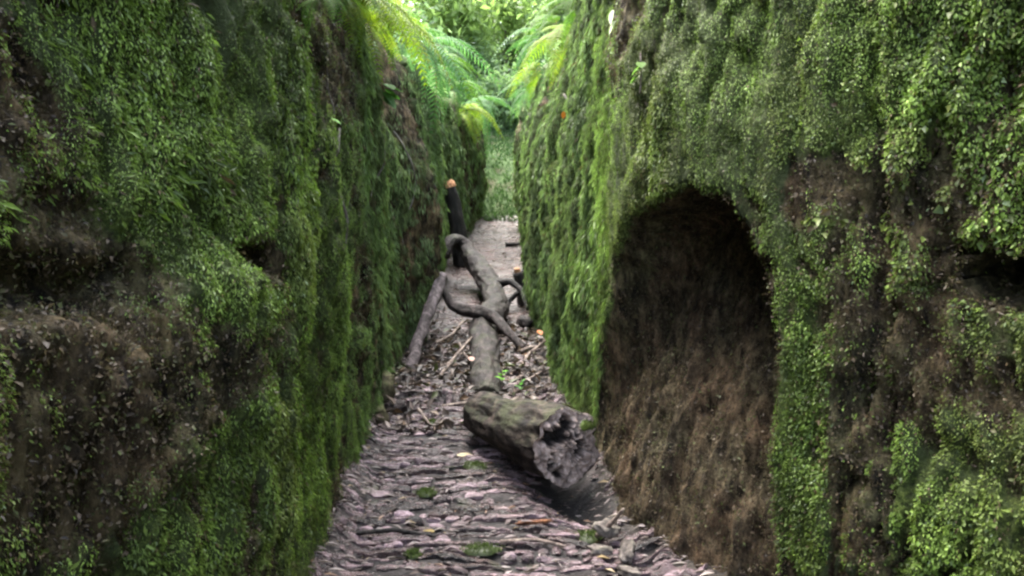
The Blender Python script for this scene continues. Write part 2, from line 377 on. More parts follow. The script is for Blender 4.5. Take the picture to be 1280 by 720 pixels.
def moss_on(wall, side, zones):
    root, off, V, nn, m, alc, ys, nz0 = wall
    VV, FF, CC = [], [], []; base = 0
    for (y0, y1, dens, lmin, lmax, aspect, hang, seed, *ext) in zones:
        sel = np.where((ys >= y0) & (ys < y1))[0]
        i0, i1 = sel[0], min(sel[-1], len(ys) - 2)
        Vs = V[i0:i1 + 2, :nz0 + 3]
        e1 = np.linalg.norm(Vs[1:, :-1] - Vs[:-1, :-1], axis=2); e2 = np.linalg.norm(Vs[:-1, 1:] - Vs[:-1, :-1], axis=2)
        area = np.minimum(e1 * e2, .02 * .05)
        w = area.ravel(); n = int(w.sum() * dens)
        cell = rng.choice(len(w), n, p=w / w.sum())
        ci, cj = np.unravel_index(cell, area.shape)
        u, v = rng.random(n), rng.random(n)
        def bil(A):
            B = A[i0:i1 + 2, :nz0 + 3]
            a, b, c, d = B[ci, cj], B[ci + 1, cj], B[ci, cj + 1], B[ci + 1, cj + 1]
            if B.ndim == 3: uu, vv = u[:, None], v[:, None]
            else: uu, vv = u, v
            return a * (1 - uu) * (1 - vv) + b * uu * (1 - vv) + c * (1 - uu) * vv + d * uu * vv
        P, Nn, mm, aa = bil(V), unit(bil(nn)), bil(m), bil(alc)
        x, y, z = P.T
        cl = fbm(x * 17, y * 19, z * 9, (11 if side > 0 else 51) + 13, 3)
        cl2 = fbm(x * 4, y * 4, z * 3, seed + 3, 3)
        prob = sstep(.30, .66, mm + 1.1 * cl + .5 * cl2) * (aa < .10)
        zlo, zhi, slant = ext if ext else (-9, 9, 0.)
        keep = (rng.random(n) < prob + .03 * (aa < .05)) & (z > zlo + .15 * cl2) & (z < zhi + .15 * cl2)
        P, Nn, mm, cl, cl2 = P[keep], Nn[keep], mm[keep], cl[keep], cl2[keep]
        n = len(P)
        x, y, z = P.T
        Lg = lmin + (lmax - lmin) * rng.random(n) ** 1.8
        Lg *= .85 + .75 * sstep(-.25, .35, fbm(x * 2.6, y * 2.6, z * 2.2, seed + 41, 3)) * (.7 + .5 * sstep(-.4, .5, cl2))
        down = np.zeros((n, 3)); down[:, 2] = -1
        along = np.stack([np.zeros(n), np.ones(n), np.zeros(n)], 1)
        drift = fbm(x * 1.7, y * 1.7, z * 1.7, seed + 9, 2)
        Dir = unit(down * hang + Nn * (.75 * rng.random(n) + .25)[:, None] + along * (.8 * drift + slant)[:, None] + rng.normal(0, .38, (n, 3)))
        Sd = unit(np.cross(Dir, Nn) + rng.normal(0, .35, (n, 3)))
        Nr = unit(np.cross(Sd, Dir)); Nr *= np.sign((Nr * Nn).sum(1, keepdims=True))
        lift = (.012 + .02 * np.clip(cl, 0, 1)) * rng.random(n)
        v_, f_ = leaf_quads(P + Nn * lift[:, None], Dir, Sd, Lg, Lg * aspect * (.7 + .6 * rng.random(n)), Nr)
        # leaf colours: each plant its own green, patches of olive and of dead brown
        t = np.clip(.5 + .7 * fbm(x * 3, y * 3, z * 3, seed + 21, 3) + rng.normal(0, .22, n), 0, 1)[:, None]
        c = (1 - t) * np.array([.050, .082, .011]) + t * np.array([.200, .300, .058])
        ol = sstep(.0, .35, fbm(x * 1.6, y * 1.6, z * 1.6, seed + 27, 3) + (.25 * sstep(1.25, .9, z) * sstep(2.4, 1.5, y) if side < 0 else 0))[:, None]
        c = c * (1 - .55 * ol) + .55 * ol * np.array([.095, .098, .028])
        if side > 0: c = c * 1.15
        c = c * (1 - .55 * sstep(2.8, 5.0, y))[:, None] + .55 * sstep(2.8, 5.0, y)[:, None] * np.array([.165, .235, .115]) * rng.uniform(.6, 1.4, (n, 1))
        pale = (rng.random(n) < .05)[:, None]
        c = np.where(pale, np.array([.15, .20, .095]), c)
        dead = (rng.random(n) < .05 + .10 * (mm < .45))[:, None]
        c = np.where(dead, np.array([.10, .070, .035]), c)
        patch = fbm(x * 8, y * 8, z * 6, seed + 43, 3)[:, None]
        c = c * (1 + .55 * np.clip(patch * 1.6, -.8, .8)) * (.7 + .6 * rng.random((n, 1)))
        VV.append(v_); FF.append(f_ + base); CC.append(np.repeat(c, 4, 0)); base += len(v_)
    for (y0, y1, dens, seed) in ((.9, 2.5, 30000, 1), (2.5, 4.6, 18000, 2), (4.6, 9, 1500, 3)):
        sel = np.where((ys >= y0) & (ys < y1))[0]; i0, i1 = sel[0], sel[-1]
        A = V[i0:i1 + 1, :nz0 - 1]
        ar = np.linalg.norm(np.gradient(A, axis=0), axis=2) * np.linalg.norm(np.gradient(A, axis=1), axis=2)
        w = np.minimum(ar, .002).ravel(); n = int(w.sum() * dens); cell = rng.choice(len(w), n, p=w / w.sum())
        ci, cj = np.unravel_index(cell, ar.shape); ci += i0
        ok = (m[ci, cj] < .55) & (A[ci - i0, cj, 2] > .02); ci, cj = ci[ok], cj[ok]; n = len(ci)
        Nn = nn[ci, cj]; P = V[ci, cj] + rng.normal(0, .008, (n, 3)) + Nn * .004
        Dir = unit(rng.normal(0, .8, (n, 3)) + np.array([0, 0, -.5]) + Nn * .35); Sd = unit(np.cross(Dir, Nn) + rng.normal(0, .4, (n, 3))); Nr = unit(np.cross(Sd, Dir)); Nr *= np.sign((Nr * Nn).sum(1, keepdims=True))
        Lg = .003 + .014 * rng.random(n) ** 3
        v_, f_ = leaf_quads(P, Dir, Sd, Lg, Lg * rng.uniform(.15, .8, n), Nr)
        pal = np.array([[.10, .072, .045], [.055, .040, .026], [.12, .092, .06], [.075, .070, .028], [.025, .018, .012], [.09, .105, .035]])
        c = pal[rng.choice(6, n, p=[.26, .22, .12, .16, .12, .12])] * rng.uniform(.7, 1.3, (n, 1))
        VV.append(v_); FF.append(f_ + base); CC.append(np.repeat(c, 4, 0)); base += len(v_)
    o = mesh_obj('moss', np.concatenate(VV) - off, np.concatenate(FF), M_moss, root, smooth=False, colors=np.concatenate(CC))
    o['kind'] = 'stuff'
    return o

wl = build_wall(-1); wr = build_wall(1)
tag(wl[0], 'dark green moss-covered gorge wall with a brown knobbly ledge, opposite the arched hollow', 'rock wall')
tag(wr[0], 'bright green moss-covered gorge wall with a dark arched hollow cut into it', 'rock wall')
#        y0   y1   dens  lmin  lmax  asp  hang
ZL = [(.7, 2.4, 46000, .0035, .012, .34, 1.0, 201), (2.4, 4.6, 34000, .004, .016, .28, 1.3, 202), (.8, 2.15, 2400, .018, .042, .24, .8, 206, 1.45, 2.6, .9), (.8, 2.3, 700, .014, .030, .3, .8, 207, .2, .85, .8), (4.6, 9, 9000, .015, .06, .13, 1.8, 203), (9, 16, 4000, .02, .09, .14, 1.8, 204)]
ZR = [(.9, 2.45, 44000, .0035, .012, .52, .8, 301), (2.45, 3.7, 38000, .004, .014, .34, 1.2, 302), (.9, 2.4, 800, .012, .024, .75, .6, 306, 1.3, 2.6, 0.), (3.7, 5.5, 20000, .010, .045, .15, 1.7, 303), (5.5, 9, 9000, .015, .06, .13, 1.8, 304), (9, 16, 4000, .02, .09, .14, 1.8, 305)]
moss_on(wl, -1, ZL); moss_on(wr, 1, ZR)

# ------------------------------------------------------------------ path
PITCH = .07
def path_z(x, y, want=False):
    x = np.asarray(x, float); y = np.asarray(y, float)
    shade_pit = np.exp(-((x - .30 - .35 * (3.5 - y)) / .15) ** 2 - ((y - 3.50) / .30) ** 2)  # hollow added under the log end to deepen its shadow
    z = g(y) + .025 * fbm(x * 1.5, y * 1.5, 0 * x, 401, 3) - .12 * shade_pit
    w = y + .07 * fbm(x * 1.6, y * 2.5, 0 * x, 402, 3)
    ph = (w / PITCH) % 1.0
    sl = np.floor(w / PITCH)
    brk = vnoise(x * 2.6, sl * 5.3, 0 * x, 407)
    crack = sstep(.58, .72, ph) * sstep(1.0, .93, ph) * sstep(-.30, .0, brk)
    z = z - .05 * crack * sstep(8, 5.0, y) * sstep(4.95, 5.15, y)
    z = z + (.046 * (ph - .4) * (1 - crack) + .018 * vnoise(x * 3.3, sl * 7.1, 0 * x, 408)) * sstep(8, 5.0, y) * sstep(4.95, 5.15, y)
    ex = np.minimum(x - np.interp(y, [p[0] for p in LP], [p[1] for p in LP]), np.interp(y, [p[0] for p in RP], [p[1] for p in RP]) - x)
    z = z + .07 * sstep(.16, -.02, ex) * (1 + .8 * fbm(x * 9, y * 9, 0 * x, 410, 3))
    brp = vnoise(x * 2.6, (sl - 1) * 5.3, 0 * x, 407)
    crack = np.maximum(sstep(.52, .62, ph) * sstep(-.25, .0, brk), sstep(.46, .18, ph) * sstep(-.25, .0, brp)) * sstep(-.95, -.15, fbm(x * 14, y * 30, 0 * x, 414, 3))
    near = sstep(5.15, 4.95, y); crack = np.maximum(crack * (1 - near), .9 * near * sstep(.02, .10, ex)); crack = np.maximum(crack, sstep(.25, .55, shade_pit))  # last term paints the log's shadow near black in the hollow
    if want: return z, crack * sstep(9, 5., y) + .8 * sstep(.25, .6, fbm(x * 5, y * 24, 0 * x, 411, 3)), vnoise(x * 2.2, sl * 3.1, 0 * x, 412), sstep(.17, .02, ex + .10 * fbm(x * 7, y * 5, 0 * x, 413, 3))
    z = z + .016 * fbm(x * 7, y * 22, 0 * x, 405, 4) + .008 * fbm(x * 30, y * 45, 0 * x, 406, 2)
    # heap of earth and litter where the trunk came down
    z = z + .09 * np.exp(-(((x + .52) / .28) ** 2 + ((y - 6.0) / .7) ** 2)) + .06 * np.exp(-(((x - .12) / .2) ** 2 + ((y - 6.0) / .7) ** 2))
    z = z + .045 * np.exp(-(((x + .5) / .4) ** 2 + ((y - 5.05) / .2) ** 2)) * (1 + vnoise(x * 9, y * 9, 0 * x, 409))
    return z
xs = np.arange(-1.3, 1.35, .016)
xs = np.concatenate([[-2.2, -1.7], xs, [1.7, 2.8]])
ysp = np.concatenate([np.arange(-5, 2, .12), np.arange(2, 6.2, .008), np.arange(6.2, 9, .03), np.arange(9, 13.95, .06)])
GX, GY = np.meshgrid(xs, ysp, indexing='ij')
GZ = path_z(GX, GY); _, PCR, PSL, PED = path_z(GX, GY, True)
idx = np.arange(GX.size).reshape(GX.shape)
PF = np.stack([idx[:-1, :-1], idx[1:, :-1], idx[1:, 1:], idx[:-1, 1:]], 2).reshape(-1, 4)
tag(mesh_obj('path', np.stack([GX, GY, GZ], 2).reshape(-1, 3), PF, M_path, attrs={'mud_and_shade': PCR.ravel(), 'slab': PSL.ravel(), 'edge': PED.ravel()}), 'wet purplish-grey earth path with cross ridges along the gorge floor', 'path', kind='structure')

# worn flat slabs laid across the near path, each its own outline, with mud in the joints
SV, SF, SS = [], [], []
def sheet_z(x, y):
    return GZ[np.clip(np.searchsorted(xs, x), 0, len(xs) - 1), np.clip(np.searchsorted(ysp, y), 0, len(ysp) - 1)]
yk = 2.15
while yk < 5.15:
    dep = rng.uniform(.022, .050)
    xl = float(np.interp(yk, [p[0] for p in LP], [p[1] for p in LP])) - .05; xr = float(np.interp(yk, [p[0] for p in RP], [p[1] for p in RP])) - (.10 if yk < 3.4 else .0)
    xx = xl + rng.uniform(-.1, .05)
    while xx < xr:
        ln = rng.uniform(.06, .34) if rng.random() < .6 else rng.uniform(.03, .09)
        cx_ = xx + ln * .5
        if rng.random() < .86 and math.exp(-((cx_ - .30 - .35 * (3.5 - yk)) / .15) ** 2 - ((yk - 3.50) / .30) ** 2) < .33:  # no slabs where the log's shadow is painted
            nx_ = max(5, int(ln / .012)); xi = np.linspace(xx, xx + ln, nx_); e = np.sin(np.pi * np.linspace(.04, .96, nx_)) ** .35
            sk = rng.normal(0, .06); wv = .07 * fbm(xi * 1.6, yk * 2.5 + 0 * xi, 0 * xi, 402, 3) * -1 + sk * (xi - xi[0])
            sd_ = int(rng.integers(1, 9999))
            f_ = yk + wv + (1 - e) * dep * .5 + .012 * fbm(xi * 26, 0 * xi, 0 * xi, sd_, 3)
            b_ = yk + wv + dep * rng.uniform(.85, 1.1) - (1 - e) * dep * .5 + .010 * fbm(xi * 22, 0 * xi + 5, 0 * xi, sd_, 3)
            hh = rng.uniform(.004, .024); tl = rng.uniform(-.004, .012); rl = rng.normal(0, .03)
            base = len(SV); cols_ = 6; sl_ = rng.uniform(-1, 1)
            for k_, (q, dz) in enumerate([(0, -.03), (.02, .0), (.3, .004), (.7, .005), (.98, .0), (1, -.03)]):
                yy = f_ + (b_ - f_) * q
                zz = sheet_z(xi, yy) + hh * e + tl * q + rl * (xi - xi.mean()) * .5 + dz + .007 * fbm(xi * 16, yy * 30, 0 * xi, sd_ + 1, 2)
                SV += list(zip(xi, yy, zz)); SS += list(sl_ + .3 * vnoise(xi * 8, yy * 8, 0 * xi, sd_ + 2))
            for k_ in range(5):
                for i in range(nx_ - 1):
                    SF.append((base + k_ * nx_ + i, base + k_ * nx_ + i + 1, base + (k_ + 1) * nx_ + i + 1, base + (k_ + 1) * nx_ + i))
        xx += ln + rng.uniform(.004, .022)
    yk += dep + rng.uniform(.006, .020)
SV = np.array(SV)
sb = mesh_obj('worn_slabs', SV, SF, M_path, bpy.data.objects['path'], smooth=False, attrs={'mud_and_shade': np.zeros(len(SV)), 'slab': np.array(SS), 'edge': np.zeros(len(SV))})
sb['kind'] = 'stuff'

# wide ground sheet below everything, and the slope that closes the gorge
gs = 400.
tag(mesh_obj('ground', [(-gs, -gs, -.4), (gs, -gs, -.4), (gs, gs, -.4), (-gs, gs, -.4)], [(0, 1, 2, 3)], M_hill, smooth=False), 'dark leafy ground far around the gorge', 'ground', kind='structure')
hx = np.concatenate([np.arange(-30, -3, 1.), np.arange(-3, 3.01, .08), np.arange(4, 31, 1.)]); hy = np.concatenate([np.arange(13.7, 22, .08), np.arange(22, 62, .8)])
HX, HY = np.meshgrid(hx, hy, indexing='ij')
HZ = g(HY) + .12 * fbm(HX * .8, HY * .8, 0 * HX, 501, 4) + .05 * fbm(HX * 4, HY * 4, 0 * HX, 502, 3) + .9 * sstep(1, 6, np.abs(HX))
hid = np.arange(HX.size).reshape(HX.shape)
HF = np.stack([hid[:-1, :-1], hid[1:, :-1], hid[1:, 1:], hid[:-1, 1:]], 2).reshape(-1, 4)
tag(mesh_obj('hillside', np.stack([HX, HY, HZ - .02], 2).reshape(-1, 3), HF, M_hill), 'green slope that closes the far end of the gorge', 'hillside', kind='structure')

def hill_z(x, y): return float(g(y)) + .9 * float(sstep(1, 6, abs(x)))

# ground cover on the far slope
n = 22000
x = rng.uniform(-2.5, 2.5, n); y = 13.7 + 7 * rng.random(n) ** 1.4; z = g(y) + .12 * fbm(x * .8, y * .8, 0 * x, 501, 4) + .9 * sstep(1, 6, np.abs(x))
Pp = np.stack([x, y, z - .01], 1); up = np.tile([0, -.35, 1.], (n, 1))
Dr = unit(up + rng.normal(0, .45, (n, 3))); Sd = unit(np.cross(Dr, rng.normal(0, 1, (n, 3)))); Nr = unit(np.cross(Sd, Dr))
Lg = rng.uniform(.03, .11, n)
v_, f_ = leaf_quads(Pp, Dr, Sd, Lg, Lg * .3, Nr)
t = rng.random((n, 1)); cc = (1 - t) * np.array([.035, .070, .025]) + t * np.array([.085, .150, .055])
tag(mesh_obj('undergrowth', v_, f_, M_moss, smooth=False, colors=np.repeat(cc, 4, 0)), 'low leafy undergrowth on the slope at the end of the gorge', 'undergrowth', kind='stuff')

# ------------------------------------------------------------------ litter on the path
def chips(n, y0, y1, seed):
    y = y0 + (y1 - y0) * rng.random(n) ** 1.3
    xl = smooth_poly(LP, y); xr = smooth_poly(RP, y)
    f = np.where(rng.random(n) < .45, rng.beta(.35, .35, n), rng.random(n))
    x = xl + (xr - xl) * f
    z = path_z(x, y) + rng.uniform(.004, .036, n)
    P = np.stack([x, y, z], 1)
    ang = rng.normal(0, .32, n) * (1 + 2 * (rng.random(n) < .2)) + np.where(rng.random(n) < .5, 0, np.pi)
    D = unit(np.stack([np.cos(ang), np.sin(ang), rng.normal(0, .14, n)], 1))
    S = unit(np.cross(D, np.array([0, 0, 1.]) + rng.normal(0, .28, (n, 3)))); Nr = unit(np.cross(S, D)); Nr *= np.sign(Nr[:, 2:3])
    L = .012 + .06 * rng.random(n) ** 3
    V, F = leaf_quads(P, D, S, L, np.minimum(L * (.12 + .3 * rng.random(n)), .022), Nr)
    pal = np.array([[.13, .10, .095], [.20, .16, .15], [.07, .05, .045], [.045, .035, .03], [.28, .235, .22], [.17, .095, .055], [.23, .17, .09], [.10, .075, .065]])
    c = pal[rng.choice(len(pal), n, p=[.22, .2, .18, .14, .10, .06, .03, .07])] * (.8 + .4 * rng.random((n, 1)))
    return V, F, np.repeat(c, 4, 0)
def heap(n):
    y = rng.normal(5.7, .75, n).clip(4.5, 7.6); xl = smooth_poly(LP, y); xr = smooth_poly(RP, y)
    x = xl + (xr - xl) * rng.random(n); z = path_z(x, y) + rng.uniform(.0, .05, n)
    P = np.stack([x, y, z], 1); D = unit(rng.normal(0, 1, (n, 3)) * np.array([1, 1, .35])); S = unit(np.cross(D, np.array([0, 0, 1.]) + rng.normal(0, .6, (n, 3)))); Nr = unit(np.cross(S, D)); Nr *= np.sign(Nr[:, 2:3])
    L = .03 + .09 * rng.random(n) ** 1.8
    V, F = leaf_quads(P, D, S, L, L * (.15 + .45 * rng.random(n)), Nr)
    pal = np.array([[.05, .036, .03], [.02, .015, .012], [.10, .075, .06], [.16, .12, .10], [.12, .07, .035], [.05, .06, .02]])
    c = pal[rng.choice(6, n, p=[.28, .26, .2, .1, .08, .08])] * rng.uniform(.7, 1.3, (n, 1))
    return V, F, np.repeat(c, 4, 0)
hp = heap(2600)
a = chips(4200, 2.3, 6.8, 1)
a = (np.concatenate([a[0], hp[0]]), np.concatenate([a[1], hp[1] + len(a[0])]), np.concatenate([a[2], hp[2]])); b = chips(5000, 6.5, 14, 2)
tag(mesh_obj('leaf_litter', np.concatenate([a[0], b[0]]), np.concatenate([a[1], b[1] + len(a[0])]), M_litter, smooth=False, colors=np.concatenate([a[2], b[2]])),
    'brown dead leaves and bark scraps scattered over the path', 'leaf litter', kind='stuff')

# ------------------------------------------------------------------ wood
def tube(pts, radii, ns=24, step=.02, amp=.0, seed=0, freq=8., cap=True, stretch=.35, endcut=None):
    pts = np.array(pts, float); radii = np.array(radii, float)
    seg = np.linalg.norm(np.diff(pts, axis=0), axis=1); s = np.concatenate([[0], np.cumsum(seg)])
    n = max(4, int(s[-1] / step)); t = np.linspace(0, s[-1], n)
    # Catmull-Rom style smoothing by fine interpolation and box filter
    fine = np.linspace(0, s[-1], 400)
    Pf = np.stack([np.interp(fine, s, pts[:, k]) for k in range(3)], 1); rf = np.interp(fine, s, radii)
    k = 25 if len(pts) > 2 else 3; ker = np.ones(k) / k
    def sm(a):
        e0 = 2 * a[0] - a[1:k // 2 + 1][::-1]; e1 = 2 * a[-1] - a[-k // 2:-1][::-1]
        return np.convolve(np.concatenate([e0, a, e1]), ker, 'same')[len(e0):len(e0) + len(a)]
    Pf = np.stack([sm(Pf[:, i]) for i in range(3)], 1)
    C = np.stack([np.interp(t, fine, Pf[:, i]) for i in range(3)], 1); r = np.interp(t, fine, rf)
    T = unit(np.gradient(C, axis=0))
    u = np.cross(T[0], [0, 0, 1.]);
    if np.linalg.norm(u) < .1: u = np.cross(T[0], [1., 0, 0])
    u /= np.linalg.norm(u); U = []
    for i in range(n):
        u = u - T[i] * u.dot(T[i]); u /= np.linalg.norm(u); U.append(u)
    U = np.array(U); W = np.cross(T, U)
    th = np.linspace(0, 2 * np.pi, ns, endpoint=False)
    dirs = U[:, None, :] * np.cos(th)[None, :, None] + W[:, None, :] * np.sin(th)[None, :, None]
    qx = np.cos(th)[None, :] * r[:, None] * freq; qy = np.sin(th)[None, :] * r[:, None] * freq; qz = (t * freq * stretch)[:, None] + 0 * qx
    dsp = amp * fbm(qx, qy, qz, seed, 4) * (r / r.max())[:, None]
    V = C[:, None, :] + dirs * (r[:, None] + dsp)[..., None]
    V = V.reshape(-1, 3)
    F = []
    for i in range(n - 1):
        for j in range(ns):
            j2 = (j + 1) % ns
            F.append((i * ns + j, i * ns + j2, (i + 1) * ns + j2, (i + 1) * ns + j))
    V = list(map(tuple, V))
    if cap:
        for ii, inv in ((0, 1), (n - 1, 0)):
            c0 = len(V); V.append(tuple(C[ii]))
            for j in range(ns):
                j2 = (j + 1) % ns
                F.append((c0, ii * ns + j2, ii * ns + j) if inv else (c0, ii * ns + j, ii * ns + j2))
    return V, F, dict(C=C, T=T, U=U, W=W, r=r, ns=ns, n=n)

def local(V, loc): return np.array(V) - np.array(loc)

def wood(name, pts, radii, mat, label=None, cat=None, parent=None, base=None, **kw):
    V, F, info = tube(pts, radii, **kw)
    if parent is None:
        loc = tuple(map(float, pts[0])) if base is None else base
        o = mesh_obj(name, local(V, loc), F, mat); o.location = loc
        if label: tag(o, label, cat)
    else:
        o = mesh_obj(name, local(V, parent.location), F, mat, parent)
    return o, info

# big rotten log with its hollowed end towards the viewer
root = empty('log', (.05, 3.88, .03)); tag(root, 'thick rotten log lying across the path with a hollowed, splintered end', 'log')
LE = np.array([.262, 3.55, .235]); LB = np.array([-.21, 4.42, .15])
V, F, inf = tube([LB, (LB + LE) / 2 + np.array([-.02, 0, .0]), LE], [.120, .155, .188], ns=130, step=.0065, amp=.04, seed=601, freq=13, cap=False, stretch=.22)
V = np.array(V).reshape(inf['n'], inf['ns'], 3)
ax = inf['T'][-1]
jag = .022 * fbm(np.cos(np.linspace(0, 2 * np.pi, 130, endpoint=False)) * 5, np.sin(np.linspace(0, 2 * np.pi, 130, endpoint=False)) * 5, 0 * np.arange(130.), 611, 4)
wgt = sstep(.75, 1, np.linspace(0, 1, inf['n']))
V = V + ax * (wgt[:, None] * jag[None, :])[..., None]
V = V - ax * 0
# far end tapers to a broken stub
stub = sstep(.07, 0, np.linspace(0, 1, inf['n']))
cen = inf['C'][:, None, :]
V = cen + (V - cen) * (1 - .35 * stub)[:, None, None]
rim = V[-1].copy(); backrim = V[0].copy()
mesh_obj('bark', local(V.reshape(-1, 3), root.location), F, M_log, root)
# rotted end: rings running in from the rim
rings = 40; E = []; ROT = []; tt = np.linspace(0, 1, rings)
c0 = rim.mean(0); u0, w0 = inf['U'][-1], inf['W'][-1]
for i, q in enumerate(tt):
    p = rim * (1 - q) + c0 * q
    rel = p - c0; a_, b_ = rel @ u0, rel @ w0
    rr = np.hypot(a_, b_) + 1e-6; an = np.arctan2(b_, a_)
    hole = fbm(a_ * 15, b_ * 15, 0 * a_, 622, 3) + .08 * sstep(.05, .45, q) - .30
    spl = fbm(np.cos(an) * 6, np.sin(an) * 6, rr * 7, 633, 3)           # splinters radiating from the core
    rot = sstep(.0, .16, hole) * sstep(.14, .34, q)
    crk = sstep(.16, .0, np.abs(spl)) * sstep(.10, .3, q)
    inward = rot * .055 + .026 * crk - .03 * sstep(0, .7, q) + .012 * spl * sstep(0, .2, q) + .02 * fbm(a_ * 50, b_ * 50, 0 * a_, 644, 2)
    E.append(p - ax * inward[:, None]); ROT.append(np.clip(rot + .65 * crk + .45 * sstep(.08, .3, fbm(a_ * 22, b_ * 22, 0 * a_, 655, 3)), 0, 1))
E = np.array(E); ns = inf['ns']; EF = []
for i in range(rings - 1):
    for j in range(ns):
        j2 = (j + 1) % ns; EF.append((i * ns + j, i * ns + j2, (i + 1) * ns + j2, (i + 1) * ns + j))
mesh_obj('broken_end', local(E.reshape(-1, 3), root.location), EF, M_logend, root, attrs={'rot': np.array(ROT)})
B = []
for i, q in enumerate(np.linspace(0, 1, 10)):
    p = backrim * (1 - q) + backrim.mean(0) * q
    B.append(p - inf['T'][0] * (.05 * sstep(0, .6, q) + .02 * vnoise(p[:, 0] * 30, p[:, 1] * 30, p[:, 2] * 30, 9))[:, None])
BF = [(i * ns + (j + 1) % ns, i * ns + j, (i + 1) * ns + j, (i + 1) * ns + (j + 1) % ns) for i in range(9) for j in range(ns)]
mesh_obj('snapped_stub', local(np.array(B).reshape(-1, 3), root.location), BF, M_log, root)
# little moss on the log's shoulder
def tuft_mesh(n, rx, ry, h, c0, c1):
    P = np.stack([rng.normal(0, rx * .5, n), rng.normal(0, ry * .5, n), np.zeros(n)], 1)
    P[:, 2] = h * np.exp(-(P[:, 0] / rx) ** 2 - (P[:, 1] / ry) ** 2) * .5 - .002
    D = unit(np.array([0, 0, .7]) + rng.normal(0, .5, (n, 3))); S = unit(np.cross(D, rng.normal(0, 1, (n, 3)))); Nr = unit(np.cross(S, D))
    L = rng.uniform(.25, .75, n) * h
    V, F = leaf_quads(P, D, S, L, L * .4, Nr)
    t = rng.random((n, 1)); C = np.repeat((1 - t) * np.array(c0) + t * np.array(c1), 4, 0)
    k = 14; b = len(V); DV = []; DF = []
    for i in range(6):
        q = i / 5
        for j in range(k):
            a_ = 2 * math.pi * j / k; x_ = rx * 1.05 * q * math.cos(a_) * (1 + .2 * math.sin(3 * a_)); y_ = ry * 1.05 * q * math.sin(a_)
            DV.append((x_, y_, h * .5 * math.exp(-(x_ / rx) ** 2 - (y_ / ry) ** 2) - .004 - .01 * (q > .9)))
    for i in range(5):
        for j in range(k):
            p0, p1, p2, p3 = b + i * k + j, b + i * k + (j + 1) % k, b + (i + 1) * k + (j + 1) % k, b + (i + 1) * k + j
            DF += [(p0, p3, p2), (p0, p2, p1)]
    return np.concatenate([V, np.array(DV)]), np.concatenate([F, np.array(DF)]), np.concatenate([C, np.tile(np.array(c0), (len(DV), 1))])
v_, f_, c_ = tuft_mesh(260, .035, .09, .014, (.06, .09, .02), (.15, .19, .05))
o = mesh_obj('moss_patch', v_, f_, M_moss, root, smooth=False, colors=c_); o.location = (.335, -.25, .305); o.rotation_euler = (0, R(52), R(-28))

# fallen trunk receding along the path
TP = [(-.18, 5.05, .03), (-.18, 5.3, .07), (-.22, 6.0, .15), (-.27, 6.6, .25), (-.15, 7.2, .31), (-.20, 7.9, .40), (-.37, 8.7, .52), (-.53, 9.1, .70), (-.62, 9.15, .82), (-.70, 9.1, .86), (-.76, 8.95, .79), (-.78, 8.85, .66)]
TR = [.10, .115, .115, .118, .118, .12, .118, .10, .085, .075, .065, .05]
root = empty('fallen_trunk', (-.2, 7., .1)); tag(root, 'long smooth fallen trunk snaking up the path behind the rotten log', 'fallen trunk')
wood('stem', TP, TR, M_trunk, parent=root, ns=56, step=.022, amp=.035, seed=701, freq=14)
wood('side_branch', [(-.67, 6.9, .60), (-.55, 6.8, .42), (-.41, 6.7, .37), (-.28, 6.58, .385), (-.12, 6.42, .345), (-.02, 6.25, .26), (.09, 6.1, .16)], [.035, .045, .05, .052, .045, .038, .03], M_stick, parent=root, ns=18, step=.02, amp=.03, seed=702, freq=20)
wood('side_branch', [(-.17, 7.9, .45), (-.02, 7.8, .50), (.10, 7.7, .42), (.16, 7.5, .26)], [.05, .04, .03, .025], M_dark, parent=root, ns=12, step=.03, amp=.02, seed=703, freq=14)
# leaning stick
wood('branch', [(-.61, 6.62, .70), (-.655, 6.4, .57), (-.71, 6.15, .40), (-.755, 5.85, .22), (-.765, 5.5, .03)], [.044, .050, .048, .044, .040], M_pale,
     'curved bare grey branch leaning against the left wall beside the fallen trunk', 'branch', ns=20, step=.015, amp=.028, seed=711, freq=20)
# black post with snapped orange top
root = empty('charred_stump', (-.70, 10., .45)); tag(root, 'thin blackened broken stem with an orange snapped top standing beside the path', 'broken stem')
_, inf = wood('stem', [(-.66, 10., .42), (-.70, 10., .85), (-.765, 10., 1.24), (-.825, 10., 1.47)], [.115, .108, .098, .092], M_dark, parent=root, ns=18, step=.03, amp=.02, seed=721, freq=14)
C, T, U, W, r = inf['C'][-1], inf['T'][-1], inf['U'][-1], inf['W'][-1], inf['r'][-1]
V = []; F = []; ns = 18
for i, (q, hgt) in enumerate([(1.04, -.02), (1.02, .05), (.6, .06), (.2, .03)]):
    for j in range(ns):
        a_ = 2 * math.pi * j / ns
        V.append(C + (U * math.cos(a_) + W * math.sin(a_)) * r * q + T * (hgt + .045 * float(vnoise(np.array(j * .9), i * 1.3, 0, 5)) * (i > 0)))
for i in range(3):
    for j in range(ns): F.append((i * ns + j, i * ns + (j + 1) % ns, (i + 1) * ns + (j + 1) % ns, (i + 1) * ns + j))
F.append(tuple(3 * ns + j for j in range(ns)))
mesh_obj('snapped_top', local(V, root.location), F, M_snap, root)
